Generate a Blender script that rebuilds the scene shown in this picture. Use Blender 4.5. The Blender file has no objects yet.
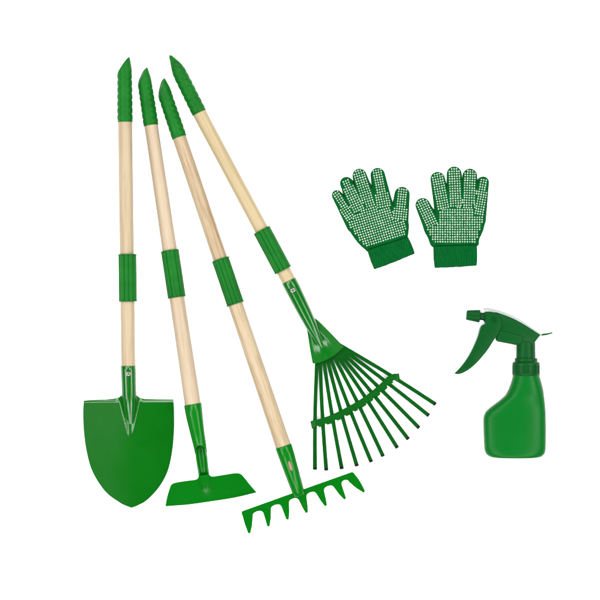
import bpy, bmesh, math, random
import numpy as np
from mathutils import Vector, Matrix, noise
from mathutils.geometry import delaunay_2d_cdt

random.seed(4)
# Real size: one drawing unit (u) is 1.6 mm; drawing x runs right, y runs down the sheet, z up from it.
S = 0.0016
CAM_H = 3000.0
scene = bpy.context.scene
COL = scene.collection


def W(p):
    return Vector(((p[0] - 300) * S, (300 - p[1]) * S, p[2] * S))


# ---------------------------------------------------------------- materials
def new_mat(name):
    m = bpy.data.materials.new(name)
    m.use_nodes = True
    nt = m.node_tree
    b = nt.nodes['Principled BSDF']
    return m, nt, b


def mixcol(nt, fac, c1, c2):
    n = nt.nodes.new('ShaderNodeMix')
    n.data_type = 'RGBA'
    n.inputs[6].default_value = (*c1, 1)
    n.inputs[7].default_value = (*c2, 1)
    nt.links.new(fac, n.inputs[0])
    return n.outputs[2]


def ramp(nt, src, a, b):
    n = nt.nodes.new('ShaderNodeMapRange')
    n.inputs[1].default_value = a
    n.inputs[2].default_value = b
    nt.links.new(src, n.inputs[0])
    return n.outputs[0]


def tex_noise(nt, scale, detail=3, vec=None, rough=0.5, dist=0.0):
    n = nt.nodes.new('ShaderNodeTexNoise')
    n.inputs['Scale'].default_value = scale
    n.inputs['Detail'].default_value = detail
    n.inputs['Roughness'].default_value = rough
    n.inputs['Distortion'].default_value = dist
    if vec is not None:
        nt.links.new(vec, n.inputs['Vector'])
    return n.outputs['Fac']


def objcoord(nt, scale=(1, 1, 1)):
    tc = nt.nodes.new('ShaderNodeTexCoord')
    mp = nt.nodes.new('ShaderNodeMapping')
    mp.inputs['Scale'].default_value = scale
    nt.links.new(tc.outputs['Object'], mp.inputs['Vector'])
    return mp.outputs['Vector']


def bump(nt, b, height, strength, dist):
    n = nt.nodes.new('ShaderNodeBump')
    n.inputs['Strength'].default_value = strength
    n.inputs['Distance'].default_value = dist
    nt.links.new(height, n.inputs['Height'])
    nt.links.new(n.outputs['Normal'], b.inputs['Normal'])


def paint(name, col, col2, rough=(0.2, 0.34), spec=0.5, bscale=900, bstr=0.08, coat=0.0, nscale=35):
    m, nt, b = new_mat(name)
    v = objcoord(nt)
    f = ramp(nt, tex_noise(nt, nscale, 5, v, 0.6), 0.35, 0.65)
    nt.links.new(mixcol(nt, f, col, col2), b.inputs['Base Color'])
    r = nt.nodes.new('ShaderNodeMapRange')
    nt.links.new(tex_noise(nt, nscale * 3, 6, v, 0.65), r.inputs[0])
    r.inputs[1].default_value = 0.3
    r.inputs[2].default_value = 0.7
    r.inputs[3].default_value = rough[0]
    r.inputs[4].default_value = rough[1]
    nt.links.new(r.outputs[0], b.inputs['Roughness'])
    b.inputs['Specular IOR Level'].default_value = spec
    b.inputs['Coat Weight'].default_value = coat
    b.inputs['Coat Roughness'].default_value = 0.12
    bump(nt, b, tex_noise(nt, bscale, 2, v), bstr, 0.0006)
    return m


def wood(name, pale, dark, grain, seed):
    m, nt, b = new_mat(name)
    tc = nt.nodes.new('ShaderNodeTexCoord')
    mp = nt.nodes.new('ShaderNodeMapping')
    mp.inputs['Scale'].default_value = (1, 1, 0.035)
    mp.inputs['Location'].default_value = (seed, seed * 0.7, seed * 0.3)
    nt.links.new(tc.outputs['Object'], mp.inputs['Vector'])
    v = mp.outputs['Vector']
    n1 = tex_noise(nt, 210, 4, v, 0.6, 0.8)
    n2 = tex_noise(nt, 900, 3, v, 0.6)
    mp2 = nt.nodes.new('ShaderNodeMapping')
    mp2.inputs['Scale'].default_value = (1, 1, 0.12)
    mp2.inputs['Location'].default_value = (seed * 2, 3, 1)
    nt.links.new(tc.outputs['Object'], mp2.inputs['Vector'])
    n3 = tex_noise(nt, 60, 3, mp2.outputs['Vector'], 0.5)
    a = nt.nodes.new('ShaderNodeMath')
    a.operation = 'MULTIPLY_ADD'
    nt.links.new(n2, a.inputs[0])
    a.inputs[1].default_value = 0.55
    nt.links.new(n1, a.inputs[2])
    a2 = nt.nodes.new('ShaderNodeMath')
    a2.operation = 'MULTIPLY_ADD'
    nt.links.new(n3, a2.inputs[0])
    a2.inputs[1].default_value = 0.5
    nt.links.new(a.outputs[0], a2.inputs[2])
    f = ramp(nt, a2.outputs[0], 0.93, 1.30)
    g = nt.nodes.new('ShaderNodeMath')
    g.operation = 'MULTIPLY'
    nt.links.new(f, g.inputs[0])
    g.inputs[1].default_value = grain
    nt.links.new(mixcol(nt, g.outputs[0], pale, dark), b.inputs['Base Color'])
    b.inputs['Roughness'].default_value = 0.55
    b.inputs['Specular IOR Level'].default_value = 0.3
    bump(nt, b, n2, 0.12, 0.0006)
    return m


M = {}
M['steel'] = paint('green_enamel', (0.0005, 0.068, 0.0020), (0.0007, 0.073, 0.0026), (0.17, 0.20), 0.11, 700, 0.02, 0.0, nscale=14)
M['steel_leaf'] = paint('green_enamel_glossy', (0.0005, 0.052, 0.0022), (0.0007, 0.057, 0.0028), (0.15, 0.18), 0.28, 700, 0.02, 0.0, nscale=14)
M['steel_shovel'] = paint('green_enamel_shovel', (0.0003, 0.047, 0.0012), (0.0005, 0.052, 0.0017), (0.15, 0.19), 0.30, 700, 0.02, 0.0, nscale=14)
M['steel_dark'] = paint('green_enamel_deep', (0.0006, 0.029, 0.0022), (0.0009, 0.036, 0.0028), (0.3, 0.38), 0.03, 700, 0.04)
M['steel_brace'] = paint('green_enamel_brace', (0.0005, 0.037, 0.0020), (0.0007, 0.042, 0.0026), (0.3, 0.38), 0.06, 700, 0.04)
M['tip_black'] = paint('black_tine_tip', (0.001, 0.004, 0.0015), (0.002, 0.006, 0.0025), (0.45, 0.6), 0.05)  # near-black end piece of each leaf rake tine
M['grip'] = paint('green_moulded_grip', (0.0016, 0.056, 0.0044), (0.0026, 0.070, 0.0058), (0.36, 0.5), 0.06, 500, 0.10)
M['bottle'] = paint('green_bottle_plastic', (0.0004, 0.056, 0.0055), (0.0006, 0.060, 0.0062), (0.30, 0.34), 0.06, 300, 0.02, nscale=18)
M['sprayer'] = paint('green_sprayer_plastic', (0.0010, 0.030, 0.0050), (0.0014, 0.035, 0.0060), (0.30, 0.38), 0.045, 600, 0.06)
M['highlight'] = paint('pale_highlight', (0.15, 0.172, 0.155), (0.175, 0.195, 0.178), (0.3, 0.4), 0.2, 600, 0.05)  # pale colour stands for light caught along the spray head's top
M['dots'] = paint('white_rubber_dots', (0.185, 0.24, 0.19), (0.235, 0.28, 0.237), (0.5, 0.6), 0.1, 400, 0.05, nscale=120)
M['zinc'] = None
m, nt, b = new_mat('zinc_screw')
b.inputs['Base Color'].default_value = (0.26, 0.25, 0.24, 1)
b.inputs['Metallic'].default_value = 1
b.inputs['Roughness'].default_value = 0.3
bump(nt, b, tex_noise(nt, 800, 3, objcoord(nt)), 0.15, 0.0006)
M['zinc'] = m
M['wood_shovel'] = wood('pine_shovel_shaft', (0.211, 0.165, 0.103), (0.143, 0.098, 0.055), 0.75, 1.3)
M['wood_hoe'] = wood('pine_hoe_shaft', (0.226, 0.179, 0.121), (0.158, 0.104, 0.062), 0.6, 4.1)
M['wood_rake'] = wood('pine_rake_shaft', (0.226, 0.177, 0.112), (0.133, 0.077, 0.032), 0.95, 7.7)
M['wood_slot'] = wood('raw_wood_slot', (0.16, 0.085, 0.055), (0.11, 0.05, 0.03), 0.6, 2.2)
M['wood_leaf'] = wood('pine_leaf_rake_shaft', (0.215, 0.169, 0.092), (0.154, 0.105, 0.050), 0.7, 9.2)


def knit(name, ang, c1, c2):
    m, nt, b = new_mat(name)
    tc = nt.nodes.new('ShaderNodeTexCoord')
    mp = nt.nodes.new('ShaderNodeMapping')
    mp.inputs['Rotation'].default_value = (0, 0, ang)
    nt.links.new(tc.outputs['Object'], mp.inputs['Vector'])
    w = nt.nodes.new('ShaderNodeTexWave')
    w.wave_type = 'BANDS'
    w.bands_direction = 'X'
    w.inputs['Scale'].default_value = 190
    w.inputs['Distortion'].default_value = 1.2
    w.inputs['Detail'].default_value = 2
    nt.links.new(mp.outputs['Vector'], w.inputs['Vector'])
    w2 = nt.nodes.new('ShaderNodeTexWave')
    w2.wave_type = 'BANDS'
    w2.bands_direction = 'Y'
    w2.inputs['Scale'].default_value = 240
    w2.inputs['Distortion'].default_value = 2.0
    nt.links.new(mp.outputs['Vector'], w2.inputs['Vector'])
    a = nt.nodes.new('ShaderNodeMath')
    a.operation = 'MULTIPLY_ADD'
    nt.links.new(w2.outputs['Fac'], a.inputs[0])
    a.inputs[1].default_value = 0.5
    nt.links.new(w.outputs['Fac'], a.inputs[2])
    n = tex_noise(nt, 70, 4, mp.outputs['Vector'], 0.6)
    f = ramp(nt, n, 0.3, 0.7)
    nt.links.new(mixcol(nt, f, c1, c2), b.inputs['Base Color'])
    b.inputs['Roughness'].default_value = 0.9
    b.inputs['Specular IOR Level'].default_value = 0.02
    bump(nt, b, a.outputs[0], 0.55, 0.0009)
    return m


M['knit_l'] = knit('green_knit_tilted', math.radians(-16), (0.0004, 0.042, 0.0072), (0.0009, 0.050, 0.0092))
M['knit_r'] = knit('green_knit_upright', math.radians(2), (0.0004, 0.042, 0.0072), (0.0009, 0.050, 0.0092))

# ---------------------------------------------------------------- object helpers


def empty(name, p, label, cat, group=None):
    o = bpy.data.objects.new(name, None)
    o.empty_display_size = 0.02
    COL.objects.link(o)
    o.location = W(p)
    o['label'] = label
    o['category'] = cat
    if group:
        o['group'] = group
    return o


def world_loc(o):
    v = Vector((0, 0, 0))
    while o is not None:
        v += o.location
        o = o.parent
    return v


class MB:
    """collects verts (drawing units) and faces, links them as one mesh object"""

    def __init__(self):
        self.v = []
        self.f = []
        self.mi = []

    def add(self, verts, faces, mi=0):
        k = len(self.v)
        self.v += [Vector(p) for p in verts]
        self.f += [[i + k for i in f] for f in faces]
        self.mi += [mi] * len(faces)

    def build(self, name, mat, parent, smooth=35, bevel=0, bevel_filter=None, label=None, mats=None, segs=2):
        base = world_loc(parent) if parent else Vector((0, 0, 0))
        me = bpy.data.meshes.new(name)
        me.from_pydata([W(p) - base for p in self.v], [], self.f)
        for i, mi in enumerate(self.mi):
            me.polygons[i].material_index = mi
        bm = bmesh.new()
        bm.from_mesh(me)
        bmesh.ops.recalc_face_normals(bm, faces=bm.faces)
        if bevel:
            es = [e for e in bm.edges if len(e.link_faces) == 2 and e.calc_face_angle(0) > math.radians(30)
                  and (bevel_filter is None or bevel_filter(e))]
            bmesh.ops.bevel(bm, geom=es, offset=bevel * S, segments=segs, profile=0.5, affect='EDGES',
                            clamp_overlap=True)
            bmesh.ops.recalc_face_normals(bm, faces=bm.faces)
        bm.to_mesh(me)
        bm.free()
        for mm in (mats or [mat]):
            me.materials.append(mm)
        me.polygons.foreach_set('use_smooth', [True] * len(me.polygons))
        me.set_sharp_from_angle(angle=math.radians(smooth))
        o = bpy.data.objects.new(name, me)
        COL.objects.link(o)
        if parent:
            o.parent = parent
        if label:
            o['label'] = label
        return o

    def ring_skin(self, rings, cap0=True, cap1=True):
        n = len(rings[0])
        verts = [p for r in rings for p in r]
        faces = []
        for i in range(len(rings) - 1):
            for j in range(n):
                k = (j + 1) % n
                faces.append([i * n + j, i * n + k, (i + 1) * n + k, (i + 1) * n + j])
        if cap0:
            faces.append(list(range(n))[::-1])
        if cap1:
            faces.append([(len(rings) - 1) * n + j for j in range(n)])
        self.add(verts, faces)

    def sweep(self, pts, rad, n=32, power=2.0, up=Vector((0, 0, 1))):
        """tube along pts; rad = list of (half width, half height)"""
        pts = [Vector(p) for p in pts]
        rings = []
        for i, p in enumerate(pts):
            t = (pts[min(i + 1, len(pts) - 1)] - pts[max(i - 1, 0)]).normalized()
            s = up.cross(t).normalized()
            u = t.cross(s).normalized()
            a, b_ = rad[i] if isinstance(rad[i], (tuple, list)) else (rad[i], rad[i])
            ring = []
            for j in range(n):
                th = 2 * math.pi * j / n
                c, d = math.cos(th), math.sin(th)
                c = math.copysign(abs(c) ** (2 / power), c)
                d = math.copysign(abs(d) ** (2 / power), d)
                ring.append(p + s * (a * c) + u * (b_ * d))
            rings.append(ring)
        self.ring_skin(rings)

    def prism(self, poly, z0, z1):
        n = len(poly)
        z0f = z0 if callable(z0) else (lambda x, y: z0)
        z1f = z1 if callable(z1) else (lambda x, y: z1)
        v = [(x, y, z0f(x, y)) for x, y in poly] + [(x, y, z1f(x, y)) for x, y in poly]
        f = [list(range(n))[::-1], [n + i for i in range(n)]]
        for i in range(n):
            k = (i + 1) % n
            f.append([i, k, n + k, n + i])
        self.add(v, f)

    def sheet(self, poly, zf, th, step=2.0, dens=1.5):
        """pressed sheet: outline poly, top height zf(x, y), vertical thickness th"""
        out = []
        n = len(poly)
        for i in range(n):
            a, b_ = Vector(poly[i]), Vector(poly[(i + 1) % n])
            k = max(1, int(round((b_ - a).length / dens)))
            for j in range(k):
                out.append(a.lerp(b_, j / k))
        P = np.array([(p.x, p.y) for p in out])
        x0, y0 = P.min(0)
        x1, y1 = P.max(0)
        vs = [Vector(p) for p in out]
        no = len(vs)
        gy = y0
        row = 0
        while gy < y1:
            gx = x0 + (step / 2 if row % 2 else 0)
            while gx < x1:
                if inside(P, gx, gy) and np.min((P[:, 0] - gx) ** 2 + (P[:, 1] - gy) ** 2) > (0.6 * min(step, dens * 1.4)) ** 2:
                    vs.append(Vector((gx, gy)))
                gx += step
            gy += step * 0.87
            row += 1
        edges = [(i, (i + 1) % no) for i in range(no)]
        rv, re, rf, ov, oe, of = delaunay_2d_cdt(vs, edges, [list(range(no))], 1, 1e-5)
        nv = len(rv)
        top = [(p.x, p.y, zf(p.x, p.y)) for p in rv]
        bot = [(p[0], p[1], p[2] - th) for p in top]
        faces = [list(f) for f in rf] + [[i + nv for i in f][::-1] for f in rf]
        cnt = {}
        for f in rf:
            for i in range(len(f)):
                a, b_ = f[i], f[(i + 1) % len(f)]
                cnt.setdefault((min(a, b_), max(a, b_)), []).append((a, b_))
        for k, l in cnt.items():
            if len(l) == 1:
                a, b_ = l[0]
                faces.append([b_, a, a + nv, b_ + nv])
        self.add(top + bot, faces)


def inside(P, x, y):
    xi, yi = P[:, 0], P[:, 1]
    xj, yj = np.roll(xi, 1), np.roll(yi, 1)
    c = (yi > y) != (yj > y)
    with np.errstate(divide='ignore', invalid='ignore'):
        xx = (xj - xi) * (y - yi) / (yj - yi) + xi
    return bool(np.count_nonzero(c & (x < xx)) % 2)


def smooth_curve(pts, per=6, closed=False):
    """Catmull-Rom through pts"""
    P = [Vector(p) for p in pts]
    n = len(P)
    out = []
    rng = n if closed else n - 1
    for i in range(rng):
        p1, p2 = P[i], P[(i + 1) % n]
        p0 = P[i - 1] if (closed or i > 0) else p1 * 2 - p2
        p3 = P[(i + 2) % n] if (closed or i + 2 < n) else p2 * 2 - p1
        for j in range(per):
            t = j / per
            out.append(0.5 * ((2 * p1) + (p2 - p0) * t + (2 * p0 - 5 * p1 + 4 * p2 - p3) * t * t
                              + (3 * p1 - p0 - 3 * p2 + p3) * t ** 3))
    if not closed:
        out.append(P[-1])
    return out


def lerp(a, b_, t):
    return a + (b_ - a) * t


def sstep(a, b_, x):
    t = min(1, max(0, (x - a) / (b_ - a)))
    return t * t * (3 - 2 * t)


# ---------------------------------------------------------------- tool pieces


def frame(A, B):
    t = (B - A).normalized()
    s = Vector((0, 0, 1)).cross(t).normalized()
    u = t.cross(s).normalized()
    return t, s, u


def shaft(parent, A, B, ra, rb, mat):
    """wooden pole from A to B; local Z runs along the pole so the grain follows it"""
    A, B = Vector(A), Vector(B)
    a, b_ = W(A), W(B)
    L = (b_ - a).length
    q = (b_ - a).to_track_quat('Z', 'Y')
    n, na = 40, 60
    verts, faces = [], []
    for i in range(na + 1):
        t = i / na
        r = lerp(ra, rb, t) * S
        wob = 0.12 * S
        for j in range(n):
            th = 2 * math.pi * j / n
            rr = r + wob * noise.noise(Vector((math.cos(th) * 0.7, math.sin(th) * 0.7, t * 9 + A.x)))
            verts.append((rr * math.cos(th), rr * math.sin(th), t * L))
    for i in range(na):
        for j in range(n):
            k = (j + 1) % n
            faces.append((i * n + j, i * n + k, (i + 1) * n + k, (i + 1) * n + j))
    faces.append(tuple(range(n))[::-1])
    faces.append(tuple(na * n + j for j in range(n)))
    me = bpy.data.meshes.new('shaft')
    me.from_pydata(verts, [], faces)
    me.materials.append(mat)
    me.polygons.foreach_set('use_smooth', [True] * len(me.polygons))
    me.set_sharp_from_angle(angle=math.radians(40))
    o = bpy.data.objects.new('shaft', me)
    COL.objects.link(o)
    o.parent = parent
    o.location = a - world_loc(parent)
    o.rotation_mode = 'QUATERNION'
    o.rotation_quaternion = q
    return o


def grip(parent, B, E, r0, r1, slant, tip, mask, ribs=7, hollow=False, nose=1.6):
    """moulded grip from B (on the pole) to the far tip E; cut off aslant, longest on the side `tip`"""
    B, E = Vector(B), Vector(E)
    t, s, u = frame(B, E)
    L = (E - B).length
    tip = Vector(tip)
    tip = (tip - t * tip.dot(t)).normalized()
    n, na = 72, 120
    period = (L - slant - 1.5) / ribs
    rings = []

    def dirv(j):
        th = 2 * math.pi * j / n
        return s * math.cos(th) + u * math.sin(th)
    for i in range(na + 1):
        f = i / na
        ring = []
        for j in range(n):
            d = dirv(j)
            aend = L - slant * ((1 - d.dot(tip)) / 2) ** 1.65
            a = f * aend
            r = lerp(r0, r1, sstep(0, 1, a / L))
            g = abs(math.sin(math.pi * (a - 1.2) / period)) ** 0.26 if a > 1.2 else 1.0
            fade = 1 - sstep(L - slant - 3, L - slant + 1, a)
            k = mask(d, s, u) * fade
            r -= 1.3 * (1 - g) * k
            r -= 0.5 * sstep(0.965, 1.0, f) + 0.2 * (1 - sstep(0, 0.02, f)) + nose * sstep(L - (15 if nose < 3 else 24), L, a) ** 1.3
            ring.append(B + t * a + d * r)
        rings.append(ring)
    # cut face
    c = sum(rings[-1], Vector()) / n
    rings.append([c + (p - c) * 0.86 + t * 0.15 for p in rings[-1]])
    r2 = rings[-1]
    dep = -2.4 if hollow else -0.3
    rings.append([c + (p - c) * 0.74 + t * dep for p in rings[-3]])
    rings.append([c + (p - c) * 0.3 + t * dep for p in rings[-4]])
    mb = MB()
    mb.ring_skin(rings)
    return mb.build('grip', M['grip'], parent, smooth=50)


def sleeve(parent, A, B, r, rin, flutes=10, phase=0.0):
    A, B = Vector(A), Vector(B)
    t, s, u = frame(A, B)
    L = (B - A).length
    n = flutes * 12
    rings = []
    for a in (0, 0, 0.35, 1.1, 1.5, 2.2, L * 0.25, L * 0.5, L * 0.75, L - 2.2, L - 1.5, L - 1.1, L - 0.35, L, L):
        ring = []
        first = len(rings) == 0
        last = len(rings) == 14
        for j in range(n):
            th = 2 * math.pi * j / n
            d = s * math.cos(th) + u * math.sin(th)
            rim = a < 1.3 or a > L - 1.3
            rr = r + 0.25
            if not rim:
                w = abs(math.sin(flutes * (th + phase) / 2)) ** 0.6
                rr = r - min(1.7, r - rin - 0.55) * (1 - w)
            if a in (0, L):
                rr = r - 0.3
            if first or last:
                rr = rin - 0.3
            ring.append(A + t * a + d * rr)
        rings.append(ring)
    mb = MB()
    mb.ring_skin(rings, False, False)
    return mb.build('sleeve', M['grip'], parent, smooth=50)


def screw(parent, c, r, ax=Vector((0, 0, 1)), rot=0.4):
    """pan-head cross screw"""
    c = Vector(c)
    ax = ax.normalized()
    s = ax.cross(Vector((0.3, 1, 0.1))).normalized()
    u = ax.cross(s)
    n = 48
    mb = MB()
    rings = []
    for rr, z in ((1.0, -1.2), (1.0, 0.2), (0.93, 0.55), (0.78, 0.85), (0.6, 1.0), (0.45, 1.05), (0.3, 1.08), (0.14, 1.09)):
        ring = []
        for j in range(n):
            th = 2 * math.pi * j / n
            x, y = rr * math.cos(th), rr * math.sin(th)
            xr, yr = x * math.cos(rot) + y * math.sin(rot), -x * math.sin(rot) + y * math.cos(rot)
            zz = z
            if (abs(xr) < 0.17 or abs(yr) < 0.17) and math.hypot(x, y) < 0.72:
                zz = z - 0.75
            ring.append(c + s * (x * r) + u * (y * r) + ax * (zz * r * 0.55))
        rings.append(ring)
    mb.ring_skin(rings)
    return mb.build('screw', M['zinc'], parent, smooth=30)


ALL = lambda d, s, u: 1.0
RIGHT = Vector((1, 0, 0))

# ================================================================ SHOVEL
sh = empty('shovel', (128, 300, 0), 'green shovel with a broad pointed blade and pale wooden pole, leftmost of the tools', 'shovel')
ZA = 9.6
shaft(sh, (125.6, 121, ZA), (129.0, 372, ZA), 7.1, 7.0, M['wood_shovel'])
grip(sh, (125.6, 122.6, ZA), (124.9, 57.6, ZA), 7.8, 7.3, 15.5, (1, 0, -0.15),
     lambda d, s, u: 0.42 + 0.58 * sstep(0.15, 0.8, abs(d.x)), 7)
sleeve(sh, (127.9, 254.2, ZA), (128.5, 301.6, ZA), 9.0, 7.0, 10, 0.1)


def shovel_z(x, y):
    uu = x - 130
    v = y - 400
    u2 = x - 127.5
    z = 9.6 - 0.09 * (math.sqrt(u2 * u2 + 90) - 9.5) - 1.0 * sstep(20, 107, v)
    w = lerp(10.0, 1.6, min(1, max(0, v / 38.5)))
    h = lerp(5.4, 0.0, min(1, max(0, v / 38.5)) ** 0.9)
    k = abs(uu - 0.6 * v / 38) / w
    if k < 1 and v < 38.5:
        z += h * (1 - k) ** 0.8 if k > 0.35 else h * (0.65 ** 0.8)
    # rolled top edge: the tread folds back
    if v < 2.2:
        z -= 1.3 * (1 - max(0, v) / 2.2) * sstep(9, 14, abs(uu))
    return z


blade = [(84.2, 400.3), (100, 399.4), (114, 398.6), (119.5, 397.2), (122.0, 395.2), (137, 395.0), (140.0, 397.4), (145, 398.8),
         (160, 399.1), (173.6, 399.3)]
edge = smooth_curve([(173.6, 399.3), (174.2, 412), (174.2, 430), (172.4, 451), (168, 470.5), (159.5, 486.5), (147.5, 499.5),
                     (138, 505), (132, 507.3)], 5)
edge2 = smooth_curve([(132, 507.3), (126.5, 505.2), (119.5, 501.6), (105.5, 490.8), (93, 471.5), (87, 451), (84.2, 430), (83.6, 412),
                      (84.2, 400.3)], 5)
poly = blade[:-1] + [tuple(p) for p in edge[:-1]] + [tuple(p) for p in edge2[:-1]]
mb = MB()
mb.sheet(poly, shovel_z, 1.5, 1.3, 1.0)
mb.build('blade', M['steel_shovel'], sh, smooth=60)
mb = MB()
path = [(128.7, 365.6, ZA), (128.7, 365.9, ZA), (129.0, 372, ZA), (129.3, 383, ZA), (129.7, 396, ZA), (130.1, 404, ZA - 0.6), (130.5, 413, ZA - 2.0),
        (131.0, 424, ZA - 3.7), (131.5, 432, ZA - 5.2), (131.8, 437, ZA - 6.6)]
mb.sweep(path, [7.3, 7.6, 7.6, 7.4, 7.3, 7.0, 6.0, 4.8, 3.6, 2.2], 48)
so = mb.build('socket', M['steel_shovel'], sh, smooth=60)
screw(so, (129.2, 373.6, ZA + 7.3), 2.6)

# ================================================================ HOE
ho = empty('hoe', (178, 300, 0), 'green hoe with a wide flat blade across its pole, between shovel and toothed rake', 'hoe')
HA, HB = Vector((151.3, 124.5, 9.0)), Vector((194.3, 408, 23.0))


def along(A, B, y):
    return A.lerp(B, (y - A.y) / (B.y - A.y))


shaft(ho, HA, HB, 6.8, 8.1, M['wood_hoe'])
fwd = (HB - HA).normalized()
grip(ho, along(HA, HB, 126), along(HA, HB, 126) - fwd * 58.5, 7.6, 7.0, 15.5, (1, 0.1, -0.3),
     lambda d, s, u: sstep(0.3, 0.42, d.x * 0.97 + d.y * -0.1) + 0.8 * sstep(0.55, 0.8, -d.x), 7)
sleeve(ho, along(HA, HB, 250.6), along(HA, HB, 297.6), 8.9, 7.2, 10, 0.25)
mb = MB()
mb.sweep([(193.6, 403.2, 22.8), (193.7, 403.8, 22.8), (195.4, 416, 23.2), (198.2, 432, 23.6), (200.6, 444, 23.8), (201.4, 449, 23.7), (201.9, 452, 23.6)],
         [8.7, 9.0, 8.4, 7.3, 6.6, 6.35, 6.2], 48)
mb.f.pop()
mb.mi.pop()
ax_ = Vector((0.19, 0.98, 0.03))
for ri, amt in ((4, 2.0), (5, 6.0), (6, 8.5)):     # the mouth of the socket is cut to a peak
    for j in range(48):
        mb.v[ri * 48 + j] -= ax_ * (amt * max(0, math.sin(2 * math.pi * j / 48)) ** 1.5)
so = mb.build('socket', M['steel'], ho, smooth=60)
# neck: an open gutter that carries on from the socket and bends down on to the blade
mb = MB()
rings = []
for (x, y, z, r) in ((200.2, 440, 23.6, 5.4), (201.2, 447, 23.8, 5.6), (201.7, 451, 23.9, 5.75), (202.4, 456, 24.1, 5.95), (203.3, 464, 24.0, 5.7), (204.2, 471, 23.2, 5.5),
                     (205.0, 477, 21.4, 5.3), (205.7, 482, 17.8, 5.0), (206.4, 488, 13.2, 4.2)):
    d = Vector((0.16, 1, 0)).normalized()
    sd = Vector((d.y, -d.x, 0))
    ring = []
    k = 16
    open_ = 20 if y < 456 else lerp(20, 8, sstep(470, 484, y))
    for j in range(k + 1):
        a = math.radians(lerp(180 - open_, 360 + open_, j / k))
        ring.append(Vector((x, y, z)) + sd * (r * math.cos(a)) + Vector((0, 0, r * 0.9 * math.sin(a))))
    for j in range(k + 1):
        a = math.radians(lerp(360 + open_, 180 - open_, j / k))
        ring.append(Vector((x, y, z)) + sd * ((r - 1.3) * math.cos(a)) + Vector((0, 0, (r * 0.9 - 1.2) * math.sin(a))))
    rings.append(ring)
mb.ring_skin(rings)
mb.build('neck', M['steel'], ho, smooth=50)
ea, eb = Vector((165.5, 506)), Vector((256.5, 492.3))
en = Vector((eb.y - ea.y, -(eb.x - ea.x))).normalized()


def hoe_z(x, y):
    d = (Vector((x, y)) - ea).dot(en)
    z = 2.4 + 0.80 * d
    cx = 205.5 + (y - 477) * 0.12
    k = abs(x - cx)
    # ridge pressed in where the neck runs on, and the dimple on it
    z += 2.2 * (1 - sstep(0, 8, k)) * sstep(2, 20, d)
    q = ((x - 206) / 1.6) ** 2 + ((y - 488) / 3.2) ** 2
    z += 1.5 * max(0, 1 - q) ** 0.7
    return z


pl = [tuple(p) for p in smooth_curve([(165.4, 506.2), (167.6, 496), (171.0, 485.6), (172.6, 483.2), (176, 481.5), (185, 480.0), (195, 478.8)], 3)[:-1]]
pl += [tuple(p) for p in smooth_curve([(195, 478.8), (198.2, 477.6), (199.6, 474.5)], 3)[:-1]]
pl += [(199.6, 474.5), (209.4, 472.8)]
pl += [tuple(p) for p in smooth_curve([(209.4, 472.8), (211.6, 475.0), (215, 475.2), (225, 473.6), (235, 472.0), (240, 472.4), (243.5, 475.2), (250, 484), (256.6, 492.2)], 3)]
pl += [tuple(p) for p in smooth_curve([(256.6, 492.2), (235, 497.6), (211, 501.4), (188, 504.6), (165.4, 506.2)], 3)[1:-1]]
mb = MB()
mb.sheet(pl, hoe_z, 1.7, 1.2, 1.0)
mb.build('blade', M['steel'], ho, smooth=50)

# ================================================================ GARDEN (BOW) RAKE
rk = empty('garden_rake', (235, 300, 0), 'green garden rake with a straight bar of seven stout pointed teeth', 'rake')
RA, RB = Vector((179.3, 136.6, 9.0)), Vector((284.8, 449, 22.6))
shaft(rk, RA, RB, 6.9, 7.9, M['wood_rake'])
fwd = (RB - RA).normalized()
grip(rk, along(RA, RB, 138), along(RA, RB, 138) - fwd * 61.5, 7.6, 7.0, 16.5, (1, -0.25, -0.35),
     lambda d, s, u: sstep(0.3, 0.42, d.x * 0.95 - d.y * 0.3) + 0.8 * sstep(0.55, 0.8, -d.x), 7)
sleeve(rk, along(RA, RB, 259.2), along(RA, RB, 304.2), 8.9, 7.3, 10, 0.0)
mb = MB()
mb.sweep([(283.4, 444.8, 22.3), (283.6, 445.4, 22.3), (287.0, 455.5, 22.6), (291.6, 470, 22.6), (295.8, 483, 21.2), (298.2, 490.6, 19.4), (299.1, 493.3, 18.7), (299.15, 493.45, 18.65)],
         [8.3, 8.6, 8.2, 7.4, 6.6, (6.1, 5.0), (5.9, 4.4), (5.5, 4.0)], 48)
so = mb.build('socket', M['steel'], rk, smooth=60)
# the slot in the socket, pole wood showing through
mb = MB()
dv = Vector((0.30, 0.954, 0.05)).normalized()
c = Vector((290.4, 464.3, 23.2 + 7.15))
rings = []
for i in range(13):
    t = -1 + 2 * i / 12
    w = 1.5 * math.sqrt(max(0.02, 1 - abs(t) ** 3))
    p = c + dv * (5.2 * t) + Vector((0, 0, -0.55 * t - 0.1))
    sd = Vector((dv.y, -dv.x, 0)).normalized()
    rings.append([p + sd * (w * math.cos(a)) + Vector((0, 0, 0.75 * math.sin(a))) for a in [2 * math.pi * j / 16 for j in range(16)]])
mb.ring_skin(rings)
mb.build('slot', M['wood_slot'], so)

bo = Vector((242.0, 509.9))
bd = Vector((109.7, -39.2)).normalized()
bn = Vector((-bd.y, bd.x))


def bar(s, q):
    p = bo + bd * s + bn * q
    return (p.x, p.y)


def bar_q(x, y):
    return (Vector((x, y)) - bo).dot(bn)


def rake_z(x, y):
    q = bar_q(x, y)
    return 3.2 + 0.72 * (24.3 - q) 


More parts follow.
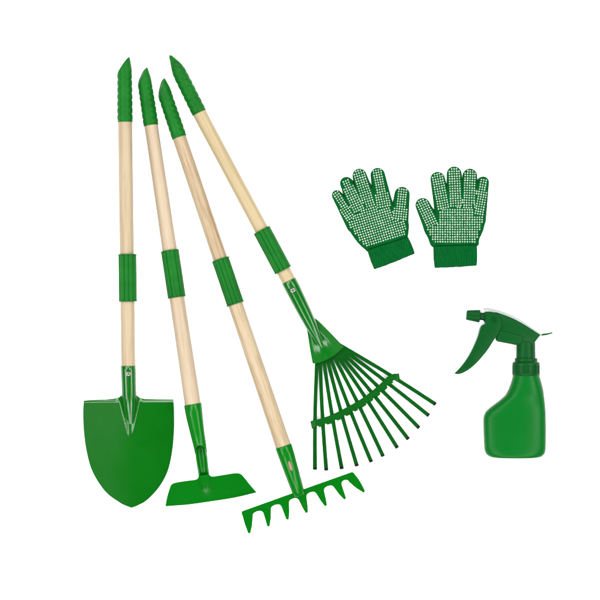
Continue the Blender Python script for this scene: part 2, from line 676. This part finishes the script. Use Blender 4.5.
mb = MB()
pl = [bar(-0.9, 5.0), bar(-0.9, 2.4), bar(-0.5, 1.0), bar(0.7, 0.1), bar(2, 0), bar(115, 0), bar(116.6, 0.2), bar(117.6, 1.2), bar(118.3, 3), bar(118.8, 5.0)]
mb.sheet(pl, rake_z, 2.0, 1.2, 1.2)
mb.build('crossbar', M['steel'], rk, smooth=50)
roots = [4.4, 23.6, 42.7, 61.2, 79.8, 98.4, 114.4]
tips = [-0.4, 19.9, 40.1, 60.2, 80.4, 100.5, 120.7]
QB = 4.4


def mid_ridge(x, y):
    p = Vector((x, y)) - bo
    a, q = p.dot(bd), p.dot(bn)
    c_ = lerp(roots[3], tips[3], min(1, q / 24))
    return 1.5 * (1 - sstep(0, 5.0, abs(a - c_))) * (1 - sstep(8, 22, q))


for i in range(7):
    mid = i == 3
    r_, t_ = roots[i], tips[i]
    ml = (roots[i - 1] + r_) / 2 if i else -0.7
    mr = (roots[i + 1] + r_) / 2 if i < 6 else 118.5
    hw = 4.1
    left = [(ml, QB), (ml, 5.4), (lerp(ml, r_ - hw, 0.55), 5.9), (lerp(ml, r_ - hw, 0.85), 7.0), (r_ - hw, 9.0)] if i else [(ml, QB), (-1.2, 8.0), (-1.7, 13)]
    right = [(mr, QB), (mr, 5.4), (lerp(mr, r_ + hw, 0.55), 5.9), (lerp(mr, r_ + hw, 0.85), 7.0), (r_ + hw, 9.0)] if i < 6 else [(mr, QB), (119.6, 7), (121.0, 13)]
    cl = lerp(r_, t_, 0.72)
    tl = [(lerp(left[-1][0], t_ - 1.5, 0.52), 17.5), (t_ - 1.5, 23.0), (t_ - 1.1, 24.0), (t_, 24.6), (t_ + 1.1, 24.0), (t_ + 1.5, 23.0),
          (lerp(right[-1][0], t_ + 1.5, 0.52), 17.5)]
    pts = left + tl + right[::-1]
    mb = MB()
    mb.sheet([bar(*p) for p in pts], (lambda x, y: rake_z(x, y) - 0.05 + (mid_ridge(x, y) if mid else 0)), 1.9, 1.2, 1.0)
    mb.build('tine', M['steel'], rk, smooth=50)

# ================================================================ LEAF RAKE
lr = empty('leaf_rake', (262, 240, 0), 'green leaf rake with a fan of thin springy tines, rightmost of the tools', 'rake')
LA, LB = Vector((198.6, 111.5, ZA)), Vector((292.6, 288, ZA))
shaft(lr, LA, LB, 6.9, 7.0, M['wood_leaf'])
fwd = (LB - LA).normalized()
grip(lr, along(LA, LB, 113.4), (171.0, 55.4, ZA), 7.6, 7.1, 15.5, (-0.42, 0.22, -0.75), lambda d, s, u: 0.95, 7, False, 4.4)
sleeve(lr, along(LA, LB, 230.0), along(LA, LB, 270.5), 9.0, 7.0, 10, 0.15)
mb = MB()
mb.sweep([(288.8, 280.8, ZA), (289.0, 281.2, ZA), (292.8, 288.5, ZA), (298, 299, ZA), (304.5, 312, ZA), (310.5, 324, ZA - 0.4), (316, 335, ZA - 1.6), (320.5, 344, ZA - 3.2), (324, 351.5, ZA - 5.4)],
         [7.4, 7.7, 7.7, 7.3, 6.8, 6.0, 4.6, 3.2, 1.6], 48)
so = mb.build('socket', M['steel_leaf'], lr, smooth=60)
screw(so, (292.9, 290.4, ZA + 7.3), 2.7, rot=0.1)
fo = Vector((310.0, 324.0))
fd = Vector((0.47, 0.883)).normalized()
fs = Vector((fd.y, -fd.x))


def plate_z(x, y):
    p = Vector((x, y)) - fo
    a, c = p.dot(fd), p.dot(fs)
    w = lerp(6.0, 16, min(1, max(0, a / 32)))
    z = 7.4 - (0.235 if c > 0 else 0.19) * (math.sqrt(c * c + 9) - 3)
    hb = 4.6 * (1 - sstep(0, 34, a))
    for c0 in (-0.27, 0.0, 0.27):
        k = abs(c / w - c0 * sstep(2, 26, a)) / 0.38
        z += hb * 0.8 * max(0, 1 - k * k) * (0.9 if c0 == 0 else 0.55)
    return z


mb = MB()
lft = smooth_curve([(305.6, 323.5), (306.2, 328), (307.4, 332.5), (309.6, 347), (312.6, 363.6)], 4)
btm = smooth_curve([(312.6, 363.6), (322, 361.6), (333, 356), (343.9, 346.9)], 4)
rgt = smooth_curve([(343.9, 346.9), (336, 338.5), (326, 328.2), (318.5, 320.8), (315.0, 318.3), (312.4, 316.6)], 4)
mb.sheet([tuple(p) for p in lft[:-1] + btm[:-1] + rgt], plate_z, 1.4, 1.1, 1.0)
mb.build('head_plate', M['steel_leaf'], lr, smooth=55)
starts = [(317.0, 360.5), (320.3, 359.6), (323.6, 358.4), (326.8, 357.0), (329.8, 355.6), (332.5, 354.2), (335.0, 352.8), (337.2, 351.4), (339.2, 350.0),
          (341.2, 348.6), (342.8, 346.8)]
tipsl = [(315, 468.2), (326.2, 469.0), (341.6, 467.6), (356.6, 464.8), (370.8, 460.8), (382.6, 455.2), (396.7, 446.8), (407.6, 438.2), (418.2, 427.0),
         (427.9, 414.8), (434.6, 403.6)]
bandc = [Vector(p) for p in smooth_curve([(311.0, 424.6), (319, 422.6), (331.4, 418.6), (348.3, 410.4), (365.2, 400.4), (380.2, 388.6), (391, 378.5), (399.5, 376.8)], 10)]


def tine_z(f):
    # springs up to the brace, then falls towards the hooked tip
    return 1.9 + 1.7 * sstep(0.05, 0.62, f) - 0.9 * sstep(0.66, 1.0, f)


for (a, b_) in zip(starts, tipsl):
    a, b_ = Vector(a), Vector(b_)
    dr = (b_ - a).normalized()
    a2 = a - dr * 5
    L = (b_ - a2).length
    sag = Vector((-dr.y, dr.x)) * (1.0 if a.x < 330 else -1.0)
    pts, rad = [], []
    N = 26
    for i in range(N + 1):
        f = i / N
        p = a2 + (b_ - a2) * f + sag * (math.sin(math.pi * f) * 0.9)
        pts.append((p.x, p.y, tine_z(f)))
        rad.append((lerp(1.85, 2.05, f), 0.8))
    # hooked end: turns straight down
    e = pts[-1]
    h1 = (e[0] + dr.x * 0.6, e[1] + dr.y * 0.6, e[2] - 0.7)
    h2 = (e[0] + dr.x * 0.75, e[1] + dr.y * 0.75, e[2] - 2.0)
    mb = MB()
    mb.sweep(pts, rad, 16, 5.0)
    ti = mb.build('tine', M['steel_dark'], lr, smooth=40)
    mb = MB()
    s0 = Vector(pts[-1]) - Vector((dr.x, dr.y, 0)) * 1.0 + Vector((0, 0, 0.15))
    mb.sweep([s0, Vector(e) + Vector((dr.x * 0.3, dr.y * 0.3, 0.1)), h1, h2], [(2.05, 0.88), (2.05, 0.88), (2.0, 0.85), (1.9, 0.8)], 16, 5.0)
    mb.build('tip', M['tip_black'], ti, smooth=40)
# brace across the tines: curved strip with a notched lower edge and turned-down ends
cum = [0]
for i in range(1, len(bandc)):
    cum.append(cum[-1] + (bandc[i] - bandc[i - 1]).length)
TOT = cum[-1]


def band_pt(s, q):
    s = min(max(s, 0), TOT)
    for i in range(1, len(cum)):
        if cum[i] >= s:
            f = (s - cum[i - 1]) / max(1e-6, cum[i] - cum[i - 1])
            p = bandc[i - 1].lerp(bandc[i], f)
            d = (bandc[min(i + 2, len(bandc) - 1)] - bandc[max(i - 3, 0)]).normalized()
            return p + Vector((-d.y, d.x)) * q
    return bandc[-1]


cross = []
for (a, b_) in zip(starts, tipsl):
    a, b_ = Vector(a), Vector(b_)
    best = min(range(0, 400), key=lambda k: abs(((band_pt(TOT * k / 400, 0) - a).cross(b_ - a)) if False else
                                                (band_pt(TOT * k / 400, 0).x - a.x) * (b_.y - a.y) - (band_pt(TOT * k / 400, 0).y - a.y) * (b_.x - a.x)))
    cross.append(TOT * best / 400)
N = 200
up_ = [tuple(band_pt(TOT * i / N, -3.7)) for i in range(N + 1)]
lo_ = []
for i in range(N + 1):
    s = TOT * i / N
    dmin = min(abs(s - c) for c in cross)
    notch = 1.0 - sstep(1.6, 2.6, dmin)
    q = 4.3 - 1.7 * notch
    if i == 0 or i == N:
        q = 5.0
    lo_.append(tuple(band_pt(s, q)))


def brace_z(x, y):
    return 5.4 - 1.7 * (1 - sstep(0, 4.5, min(x - 311.2, 400 - x + 0.5)))


mb = MB()
mb.sheet(up_ + lo_[::-1], brace_z, 1.6, 1.1, 0.9)
mb.build('brace', M['steel_brace'], lr, smooth=55)

# ================================================================ GLOVES


def seg_dist(X, Y, a, b_):
    ax, ay = a
    bx, by = b_
    dx, dy = bx - ax, by - ay
    t = np.clip(((X - ax) * dx + (Y - ay) * dy) / (dx * dx + dy * dy), 0, 1)
    return np.hypot(X - ax - t * dx, Y - ay - t * dy), t


def poly_sdf(X, Y, poly):
    P = np.array(poly, float)
    d = np.full(X.shape, 1e9)
    ins = np.zeros(X.shape, bool)
    n = len(P)
    for i in range(n):
        a, b_ = P[i], P[(i + 1) % n]
        dd, _ = seg_dist(X, Y, a, b_)
        d = np.minimum(d, dd)
        c = (a[1] > Y) != (b_[1] > Y)
        with np.errstate(divide='ignore', invalid='ignore'):
            xx = (b_[0] - a[0]) * (Y - a[1]) / (b_[1] - a[1]) + a[0]
        ins ^= c & (X < xx)
    return np.where(ins, -d, d)


def smax(a, b_, k):
    h = np.clip(0.5 + 0.5 * (a - b_) / k, 0, 1)
    return b_ * (1 - h) + a * h + k * h * (1 - h)


def glove(name, origin, sc, fingers, palm, cuffq, axis_ang, label, mat, hem):
    """fingers: (tip, base, r_tip, r_base); all in enlarged drawing coords, origin + p / sc"""
    def C(p):
        return (origin[0] + p[0] / sc, origin[1] + p[1] / sc)
    fingers = [(C(a), C(b_), ra / sc, rb / sc) for a, b_, ra, rb in fingers]
    palm = [C(p) for p in palm]
    palm = [tuple(p) for p in smooth_curve(palm, 5, True)]
    cuffq = [C(p) for p in cuffq]
    xs = [p[0] for p in palm] + [f[0][0] for f in fingers] + [f[0][0] for f in fingers]
    ys = [p[1] for p in palm] + [f[0][1] for f in fingers]
    st = 0.45
    gx = np.arange(min(xs) - 11, max(xs) + 11, st)
    gy = np.arange(min(ys) - 11, max(ys) + 8, st)
    X, Y = np.meshgrid(gx, gy)

    def field(X, Y):
        sdf = poly_sdf(X, Y, palm)
        TH = 6.0
        k = np.clip(-sdf / 9.0, 0, 1)
        h = TH * np.sqrt(np.maximum(0, 1 - (1 - k) ** 2))
        for (a, b_, ra, rb) in fingers:
            d, t = seg_dist(X, Y, a, b_)
            r = ra + (rb - ra) * t
            s = d - r
            q = np.clip(d / r, 0, 1)
            hf = (4.3 + 1.9 * t) * np.sqrt(np.maximum(0, 1 - q ** 2.6))
            hf = hf * (1 - 0.35 * np.clip((t - 0.85) / 0.15, 0, 1))
            h = smax(h, hf, 0.7)
            sdf = np.minimum(sdf, s)
        return sdf, h
    sdf, h = field(X, Y)
    # slight unevenness of a limp glove
    ny, nx = X.shape
    gyx = np.gradient(sdf, st)
    keep = sdf < 0
    cell = np.zeros((ny, nx), bool)
    c = keep[:-1, :-1] | keep[1:, :-1] | keep[:-1, 1:] | keep[1:, 1:]
    used = np.zeros((ny, nx), bool)
    used[:-1, :-1] |= c
    used[1:, :-1] |= c
    used[:-1, 1:] |= c
    used[1:, 1:] |= c
    idx = -np.ones((ny, nx), int)
    top, bot = [], []
    for j, i in zip(*np.nonzero(used)):
        x, y, z = X[j, i], Y[j, i], h[j, i]
        if sdf[j, i] > 0:
            g = np.array([gyx[1][j, i], gyx[0][j, i]])
            g /= max(1e-6, np.hypot(*g))
            x -= g[0] * sdf[j, i]
            y -= g[1] * sdf[j, i]
            z = 0
        wob = 0.5 * noise.noise(Vector((x * 0.09, y * 0.09, 3.1))) + 0.22 * noise.noise(Vector((x * 0.35, y * 0.35, 7.7)))
        idx[j, i] = len(top)
        edge_k = min(1, max(0, z / 2.0))
        top.append((x, y, 1.6 + z + wob * edge_k))
        bot.append((x, y, 1.1 - 0.7 * edge_k))
    n = len(top)
    faces = []
    cnt = {}
    for j, i in zip(*np.nonzero(c)):
        q = [idx[j, i], idx[j, i + 1], idx[j + 1, i + 1], idx[j + 1, i]]
        faces.append(q)
        faces.append([v + n for v in q[::-1]])
        for k in range(4):
            a, b_ = q[k], q[(k + 1) % 4]
            cnt.setdefault((min(a, b_), max(a, b_)), []).append((a, b_))
    for k, l in cnt.items():
        if len(l) == 1:
            a, b_ = l[0]
            faces.append([b_, a, a + n, b_ + n])
    g0 = empty(name, (sum(p[0] for p in cuffq) / 4, sum(p[1] for p in cuffq) / 4, 0), label, 'glove', 'pair of dotted green work gloves')
    mb = MB()
    mb.add(top + bot, faces)
    # raised grip dots, in rows that follow each finger and the palm
    dots = []
    ca, sa = math.cos(axis_ang), math.sin(axis_ang)
    PITCH = 2.46

    def try_dot(x, y, lim):
        for (u, v, _) in dots:
            if (u - x) ** 2 + (v - y) ** 2 < lim * lim:
                return
        dots.append((x, y, ang_))
    owner = []
    for (a, b_, ra, rb) in fingers:
        a_, bb = Vector(a), Vector(b_)
        d = (bb - a_).normalized()
        nrm = Vector((-d.y, d.x))
        ang_ = math.atan2(d.y, d.x)
        L = (bb - a_).length
        ncol = int((ra + rb) * 0.5 * 0.72 / PITCH * 2)
        row = -int(ra * 0.72 / PITCH)
        while row * PITCH < L * 0.86:
            t = row * PITCH
            f = min(1, max(0, t / L))
            r = ra + (rb - ra) * f
            for k in range(ncol + 1):
                o = (k - ncol / 2) * PITCH
                p = a_ + d * t + nrm * o
                lim = r * 0.72
                if abs(o) > lim or (t < 0 and math.hypot(t, o) > ra * 0.86):
                    continue
                # keep off the creases: the dot must belong to this finger
                own = True
                for (a2, b2, r2a, r2b) in fingers:
                    if a2 == a:
                        continue
                    dd, tt = seg_dist(np.array([p.x]), np.array([p.y]), a2, b2)
                    r2 = r2a + (r2b - r2a) * tt[0]
                    if dd[0] / r2 < abs(o) / r + 0.10 and dd[0] < r2:
                        own = False
                if own:
                    try_dot(p.x, p.y, 1.95)
            row += 1
    ang_ = axis_ang
    cx, cy = np.mean([p[0] for p in palm]), np.mean([p[1] for p in palm])
    ht = [Vector(C(p)) for p in hem]
    hd = (ht[1] - ht[0]).normalized()
    hn = Vector((hd.y, -hd.x))   # towards the fingers
    for k in range(-24, 25):
        for l in range(-24, 25):
            x = cx + ca * k * PITCH - sa * l * PITCH
            y = cy + sa * k * PITCH + ca * l * PITCH
            if (Vector((x, y)) - ht[0]).dot(hn) < 1.5:
                continue
            sd, hh = field(np.array([x]), np.array([y]))
            if sd[0] > -3.2:
                continue
            near = False
            for (a2, b2, r2a, r2b) in fingers:
                dd, tt = seg_dist(np.array([x]), np.array([y]), a2, b2)
                r2 = r2a + (r2b - r2a) * tt[0]
                if r2 * 0.80 < dd[0] < r2 * 1.02 and tt[0] < 0.6:
                    near = True
            if near:
                continue
            if poly_sdf(np.array([x]), np.array([y]), palm)[0] > -1.0:
                continue
            try_dot(x, y, 1.78)
    for (x, y, a) in dots:
        e = 0.5
        _, hz = field(np.array([x, x + e, x, x - e, x]), np.array([y, y, y + e, y, y - e]))
        z = hz[0] + 1.6 + 0.5 * noise.noise(Vector((x * 0.09, y * 0.09, 3.1))) + 0.22 * noise.noise(Vector((x * 0.35, y * 0.35, 7.7)))
        gx_ = (hz[1] - hz[3]) / (2 * e)
        gy_ = (hz[2] - hz[4]) / (2 * e)
        x += random.uniform(-0.12, 0.12)
        y += random.uniform(-0.12, 0.12)
        a += random.uniform(-0.08, 0.08)
        rr = 0.84 * random.uniform(0.86, 1.08)
        rings = []
        for (fr, dz) in ((1.0, -0.25), (0.98, 0.18), (0.72, 0.36)):
            ring = []
            for k in range(8):
                th = 2 * math.pi * (k + 0.5) / 8 + a
                sq = 1.0
                ox, oy = rr * fr * sq * math.cos(th), rr * fr * sq * math.sin(th)
                ring.append((x + ox, y + oy, z + dz + gx_ * ox + gy_ * oy))
            rings.append(ring)
        k = len(mb.v)
        mb.ring_skin([[Vector(p) for p in r] for r in rings], False, True)
        mb.mi[-17:] = [1] * 17
    mb.build('hand_section', None, g0, smooth=60, mats=[mat, M['dots']])
    # knitted cuff with vertical ribs
    p0, p1, p2, p3 = [Vector(p) for p in cuffq]   # top-left, top-right, bottom-right, bottom-left
    NU, NV = 150, 40
    T, Bt, fc = [], [], []
    for j in range(NV + 1):
        v = j / NV
        for i in range(NU + 1):
            u = i / NU
            bow = 0.9 * math.sin(math.pi * u) * (v * 0.9)
            p = p0.lerp(p1, u).lerp(p3.lerp(p2, u), v)
            ax_ = ((p3 - p0) + (p2 - p1)).normalized()
            p = p + ax_ * (bow * 0.6 + 0.35 * noise.noise(Vector((u * 9, v * 2, origin[0]))) * v)
            side = (p1 - p0).normalized()
            p = p + side * ((u - 0.5) * 2 * (0.5 * math.sin(math.pi * v) + 0.25 * noise.noise(Vector((v * 6, u * 2, 2.0)))))
            ed = min(u, 1 - u) * (p1 - p0).length
            ev = min(v + 0.12, 1 - v) * (p3 - p0).length
            k1 = min(1, ed / 4.0)
            k2 = min(1, ev / 2.4)
            z = 6.0 * math.sqrt(max(0, 1 - (1 - k1) ** 2)) * math.sqrt(max(0, 1 - (1 - k2) ** 2))
            if j == 0:
                z = max(0.0, z - 1.4)
            rib = 0.34 * (abs(math.sin(math.pi * u * 25)) ** 0.7) * min(1, z / 2)
            z += rib + 0.4 * noise.noise(Vector((p.x * 0.12, p.y * 0.12, 1.0))) * min(1, z / 2)
            T.append((p.x, p.y, 1.9 + z))
            Bt.append((p.x, p.y, 0.9 - 0.6 * min(1, z)))
    n = len(T)
    for j in range(NV):
        for i in range(NU):
            q = [j * (NU + 1) + i, j * (NU + 1) + i + 1, (j + 1) * (NU + 1) + i + 1, (j + 1) * (NU + 1) + i]
            fc += [q, [a + n for a in q[::-1]]]
    rim = [i for i in range(NU + 1)] + [j * (NU + 1) + NU for j in range(1, NV + 1)] + [NV * (NU + 1) + i for i in range(NU - 1, -1, -1)] + \
          [j * (NU + 1) for j in range(NV - 1, 0, -1)]
    for k in range(len(rim)):
        a, b_ = rim[k], rim[(k + 1) % len(rim)]
        fc.append([b_, a, a + n, b_ + n])
    mb = MB()
    mb.add(T + Bt, fc)
    mb.build('cuff', mat, g0, smooth=60)
    return g0


glove('work_glove', (325, 160), 5.217,
      [((62, 184), (158, 335), 27, 49), ((112, 122), (188, 290), 34, 50), ((180, 82), (240, 270), 37, 52), ((275, 79), (312, 270), 38, 52),
       ((402, 180), (385, 330), 40, 50)],
      [(118, 225), (140, 185), (200, 150), (245, 140), (300, 165), (350, 240), (383, 278), (425, 300), (438, 340), (432, 400), (425, 418), (330, 450), (228, 476), (212, 470), (165, 425),
       (108, 338), (84, 275)],
      [(220, 470), (433, 402), (469, 488), (257, 572)], math.radians(-17),
      'green dotted glove tilted to the left with its thumb on the right side', M['knit_l'], [(226, 458), (418, 396)])
glove('work_glove', (410, 160), 5.217,
      [((66, 236), (125, 360), 38, 50), ((144, 100), (180, 290), 38, 49), ((230, 73), (238, 270), 39, 46), ((312, 83), (304, 280), 38, 48),
       ((381, 117), (346, 310), 31, 50)],
      [(100, 290), (128, 318), (146, 230), (188, 160), (230, 150), (272, 150), (310, 160), (350, 180), (388, 240), (394, 300), (384, 360), (362, 412), (347, 452), (240, 460), (124, 458), (92, 405),
       (70, 360), (62, 300)],
      [(121, 450), (348, 444), (348, 551), (128, 563)], math.radians(0),
      'green dotted glove laid upright with its thumb on the left side', M['knit_r'], [(122, 446), (346, 440)])

# ================================================================ SPRAY BOTTLE
sb = empty('spray_bottle', (514, 405, 0), 'green plastic trigger spray bottle with a bulging shoulder on one side', 'spray bottle')
ZC = 14.0
prof = [  # y, x left, x right, half depth, squareness
    (374.0, 511.8, 538.2, 13.0, 2.1), (376, 511.6, 538.6, 13.1, 2.1), (380, 510.6, 539.8, 13.6, 2.2), (386, 508.6, 541.4, 14.8, 2.3), (391, 506.4, 542.4, 16.0, 2.5),
    (395, 503.8, 542.9, 17.0, 2.7), (399, 499.4, 543.4, 17.8, 2.9), (403, 494.2, 543.8, 18.6, 3.0), (406, 490.2, 544.1, 19.2, 3.1), (409, 486.6, 544.3, 19.7, 3.2),
    (412, 484.2, 544.5, 20.1, 3.3), (415.5, 482.8, 544.6, 20.4, 3.4), (420, 482.3, 544.7, 20.6, 3.4), (432, 482.6, 544.8, 20.8, 3.5), (444, 483.1, 544.7, 20.8, 3.5),
    (449, 483.5, 544.4, 20.8, 3.4), (452.5, 484.7, 543.6, 20.6, 3.3), (455, 487.0, 541.6, 20.1, 3.2), (456.6, 490.6, 538.4, 19.0, 3.1), (457.3, 496.0, 533.0, 17.0, 3.0)]
pa = np.array(prof)
ts = np.arange(len(prof))
fine = smooth_curve([tuple(r[:3]) for r in prof], 6)
fine2 = smooth_curve([(r[0], r[3], r[4]) for r in prof], 6)
mb = MB()
rings = []
for a, b_ in zip(fine, fine2):
    y, xl, xr = a
    hd_, pw = lerp(b_[1], b_[1] * 0.665, sstep(376, 410, y)), 2.0 + (b_[2] - 2.0) * 0.55
    ring = []
    for j in range(96):
        th = 2 * math.pi * j / 96
        c, d = math.cos(th), math.sin(th)
        c = math.copysign(abs(c) ** (2 / pw), c)
        d = math.copysign(abs(d) ** (2 / pw), d)
        ring.append(Vector(((xl + xr) / 2 + (xr - xl) / 2 * c, y, ZC + hd_ * d)))
    rings.append(ring)
mb.ring_skin(rings)
mb.build('bottle', M['bottle'], sb, smooth=60)


def lathe_y(mb, cx, prof_, n=64, knurl=0, kd=0.0, kr=None):
    rings = []
    for (y, r) in prof_:
        ring = []
        for j in range(n):
            th = 2 * math.pi * j / n
            rr = r
            if knurl and kr[0] < y < kr[1]:
                rr -= kd * (0 if math.sin(knurl * th) > -0.2 else 1)
            ring.append(Vector((cx + rr * math.cos(th), y, ZC + rr * math.sin(th))))
        rings.append(ring)
    mb.ring_skin(rings)


mb = MB()
lathe_y(mb, 525.0, [(357.8, 7), (357.8, 10.8), (358.4, 11.3), (361.0, 11.3), (361.6, 12.0), (362.0, 13.0), (362.8, 13.7), (365, 13.8), (365.05, 13.8), (366, 13.8), (371.4, 13.8), (372.4, 13.8), (372.45, 13.9),
                    (374.2, 13.9), (375.2, 13.2), (375.4, 9)], 240, 20, 0.75, (365.02, 372.42))
mb.build('collar', M['sprayer'], sb, smooth=35)
mb = MB()
lathe_y(mb, 524.8, [(341, 6), (342, 9.0), (343, 9.3), (358.2, 9.6), (359, 8)], 64)
mb.build('neck', M['sprayer'], sb, smooth=35)


def HZ(p):
    return (450 + p[0] / 5.4545, 300 + p[1] / 5.4545)


# pump housing under the pale strip
hp = [HZ(p) for p in [(184, 62), (184, 128), (205, 150), (232, 190), (246, 206), (246, 224), (300, 234), (356, 244), (440, 244), (454, 229), (470, 208), (487, 190),
                      (470, 178), (420, 148), (372, 118), (330, 98), (290, 82), (245, 68), (210, 62)]]
mb = MB()
mb.prism(hp, ZC - 7.8, ZC + 7.8)
mb.build('pump_housing', M['sprayer'], sb, smooth=40, bevel=1.8, segs=3)
# raised rib along the lower half of the housing
mb = MB()
mb.prism([HZ(p) for p in [(248, 204), (262, 168), (300, 172), (352, 186), (388, 196), (390, 236), (350, 238), (300, 230), (248, 220)]], ZC - 8.8, ZC + 8.8)
mb.build('side_panel', M['sprayer'], sb, smooth=40, bevel=1.1, segs=3)
# highlight on the head's top edge, built as a pale strip; thin fin behind
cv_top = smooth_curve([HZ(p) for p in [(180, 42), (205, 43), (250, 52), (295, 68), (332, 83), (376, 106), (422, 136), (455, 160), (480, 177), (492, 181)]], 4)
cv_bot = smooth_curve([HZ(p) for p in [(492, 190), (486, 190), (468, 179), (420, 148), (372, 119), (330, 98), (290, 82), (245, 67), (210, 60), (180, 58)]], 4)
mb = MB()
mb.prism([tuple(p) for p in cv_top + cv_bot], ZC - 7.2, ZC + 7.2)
mb.build('top_highlight', M['highlight'], sb, smooth=40, bevel=0.35)
fin = smooth_curve([HZ(p) for p in [(488, 182), (505, 182), (528, 179), (551, 174)]], 4) + smooth_curve([HZ(p) for p in [(551, 181), (528, 188), (506, 193), (488, 194)]], 4)
mb = MB()
mb.prism([tuple(p) for p in fin], ZC - 5.5, ZC + 5.5)
mb.build('fin', M['sprayer'], sb, smooth=40, bevel=0.3)
# nozzle
nd = Vector((-1, -0.085, 0)).normalized()
ns_ = Vector((0.085, -1, 0)).normalized()
mb = MB()
A = Vector((*HZ((186, 90)), ZC))
rings = []
for (t, r, kn) in ((0, 5.2, 0), (0.8, 5.2, 0), (0.9, 3.9, 0), (4.6, 3.8, 0), (5.0, 5.6, 0), (5.4, 6.2, 0), (6.6, 6.3, 1), (7.2, 6.2, 1), (12, 5.6, 1), (16.6, 5.15, 1), (17.4, 5.0, 0), (18.4, 4.9, 0), (18.7, 4.5, 0),
                   (18.7, 2.2, 0), (17.2, 1.8, 0), (17.0, 0.4, 0)):
    ring = []
    for j in range(96):
        th = 2 * math.pi * j / 96
        rr = r - (0.5 if kn and math.sin(12 * th) > 0.5 else 0)
        ring.append(A + nd * t + ns_ * (rr * math.cos(th)) + Vector((0, 0, rr * math.sin(th))))
    rings.append(ring)
mb.ring_skin(rings)
mb.build('nozzle', M['sprayer'], sb, smooth=35)
# trigger: rounded pivot cheek running into a long curved lever
tp = smooth_curve([HZ(p) for p in [(190, 92), (200, 78), (222, 72), (248, 80), (266, 100), (272, 128), (266, 158), (250, 188), (228, 222), (198, 270), (170, 306),
                                   (138, 342), (104, 372), (70, 393), (44, 402), (26, 402), (22, 396), (34, 384), (58, 358), (82, 326), (104, 290), (126, 246),
                                   (146, 198), (160, 152), (172, 136), (186, 130), (188, 112)]], 4, True)


def trig_half(x, y):
    return lerp(9.3, 5.5, sstep(335, 372, y))


mb = MB()
mb.prism([tuple(p) for p in tp], lambda x, y: ZC - trig_half(x, y), lambda x, y: ZC + trig_half(x, y))
tr = mb.build('trigger', M['sprayer'], sb, smooth=40, bevel=1.3, segs=3)
mb = MB()
c = Vector((*HZ((233, 106)), ZC + 9.6))
rings = []
for (r, z) in ((2.7, -0.6), (2.7, 0.5), (2.4, 0.85), (1.7, 0.9), (1.5, 0.3), (1.2, 0.25), (1.0, 0.7), (0.3, 0.75)):
    rings.append([c + Vector((r * math.cos(a), r * math.sin(a), z)) for a in [2 * math.pi * j / 32 for j in range(32)]])
mb.ring_skin(rings)
mb.build('pivot_pin', M['sprayer'], tr, smooth=35)

# ================================================================ SURFACE
m, nt, b = new_mat('white_paper')
v = objcoord(nt)
nt.links.new(mixcol(nt, tex_noise(nt, 8, 4, v), (0.93, 0.93, 0.93), (0.95, 0.95, 0.95)), b.inputs['Base Color'])
b.inputs['Roughness'].default_value = 0.8
b.inputs['Specular IOR Level'].default_value = 0.1
bump(nt, b, tex_noise(nt, 600, 3, v), 0.05, 0.0005)
me = bpy.data.meshes.new('ground')
me.from_pydata([(-6, -6, 0), (6, -6, 0), (6, 6, 0), (-6, 6, 0)], [], [(0, 1, 2, 3)])
me.materials.append(m)
gr = bpy.data.objects.new('ground', me)
gr['kind'] = 'structure'
COL.objects.link(gr)

# ================================================================ LIGHT


def softbox(name, loc, sx, sy, watts, tgt=(0, 0, 0), col=(1, 1, 1)):
    l = bpy.data.lights.new(name, 'AREA')
    l.shape = 'RECTANGLE'
    l.size, l.size_y = sx, sy
    l.energy = watts
    l.color = col
    o = bpy.data.objects.new(name, l)
    COL.objects.link(o)
    o.location = loc
    o.rotation_euler = (Vector(tgt) - Vector(loc)).to_track_quat('-Z', 'Y').to_euler()
    return o


K = 53.0
for i in range(8):
    az = math.radians(45 * i + 4)
    hi = i % 2
    rr, zz = (1.75, 2.3) if hi else (1.95, 1.95)
    softbox('softbox', (rr * math.cos(az), rr * math.sin(az), zz), 1.2, 1.0, K)
# one big dim panel high on the left: gives the enamel its soft sheen
softbox('sheen_panel', (-0.85, -0.1, 4.3), 0.8, 1.7, 4.6)
w = bpy.data.worlds.new('World')
scene.world = w
w.use_nodes = True
bg = w.node_tree.nodes['Background']
bg.inputs[0].default_value = (1, 1, 1, 1)
bg.inputs[1].default_value = 0.03

# ================================================================ CAMERA
cd = bpy.data.cameras.new('camera')
cam = bpy.data.objects.new('camera', cd)
COL.objects.link(cam)
cam.location = (0, 0, CAM_H * S)
cam.rotation_euler = (0, 0, 0)
cd.sensor_width = 36
cd.lens = 36 * CAM_H / 600
cd.clip_start = 0.1
cd.clip_end = 100
scene.camera = cam
scene.render.resolution_x = 1024
scene.render.resolution_y = 1024
vs = scene.view_settings
vs.view_transform = 'Standard'
vs.look = 'None'
vs.exposure = 0
vs.gamma = 1
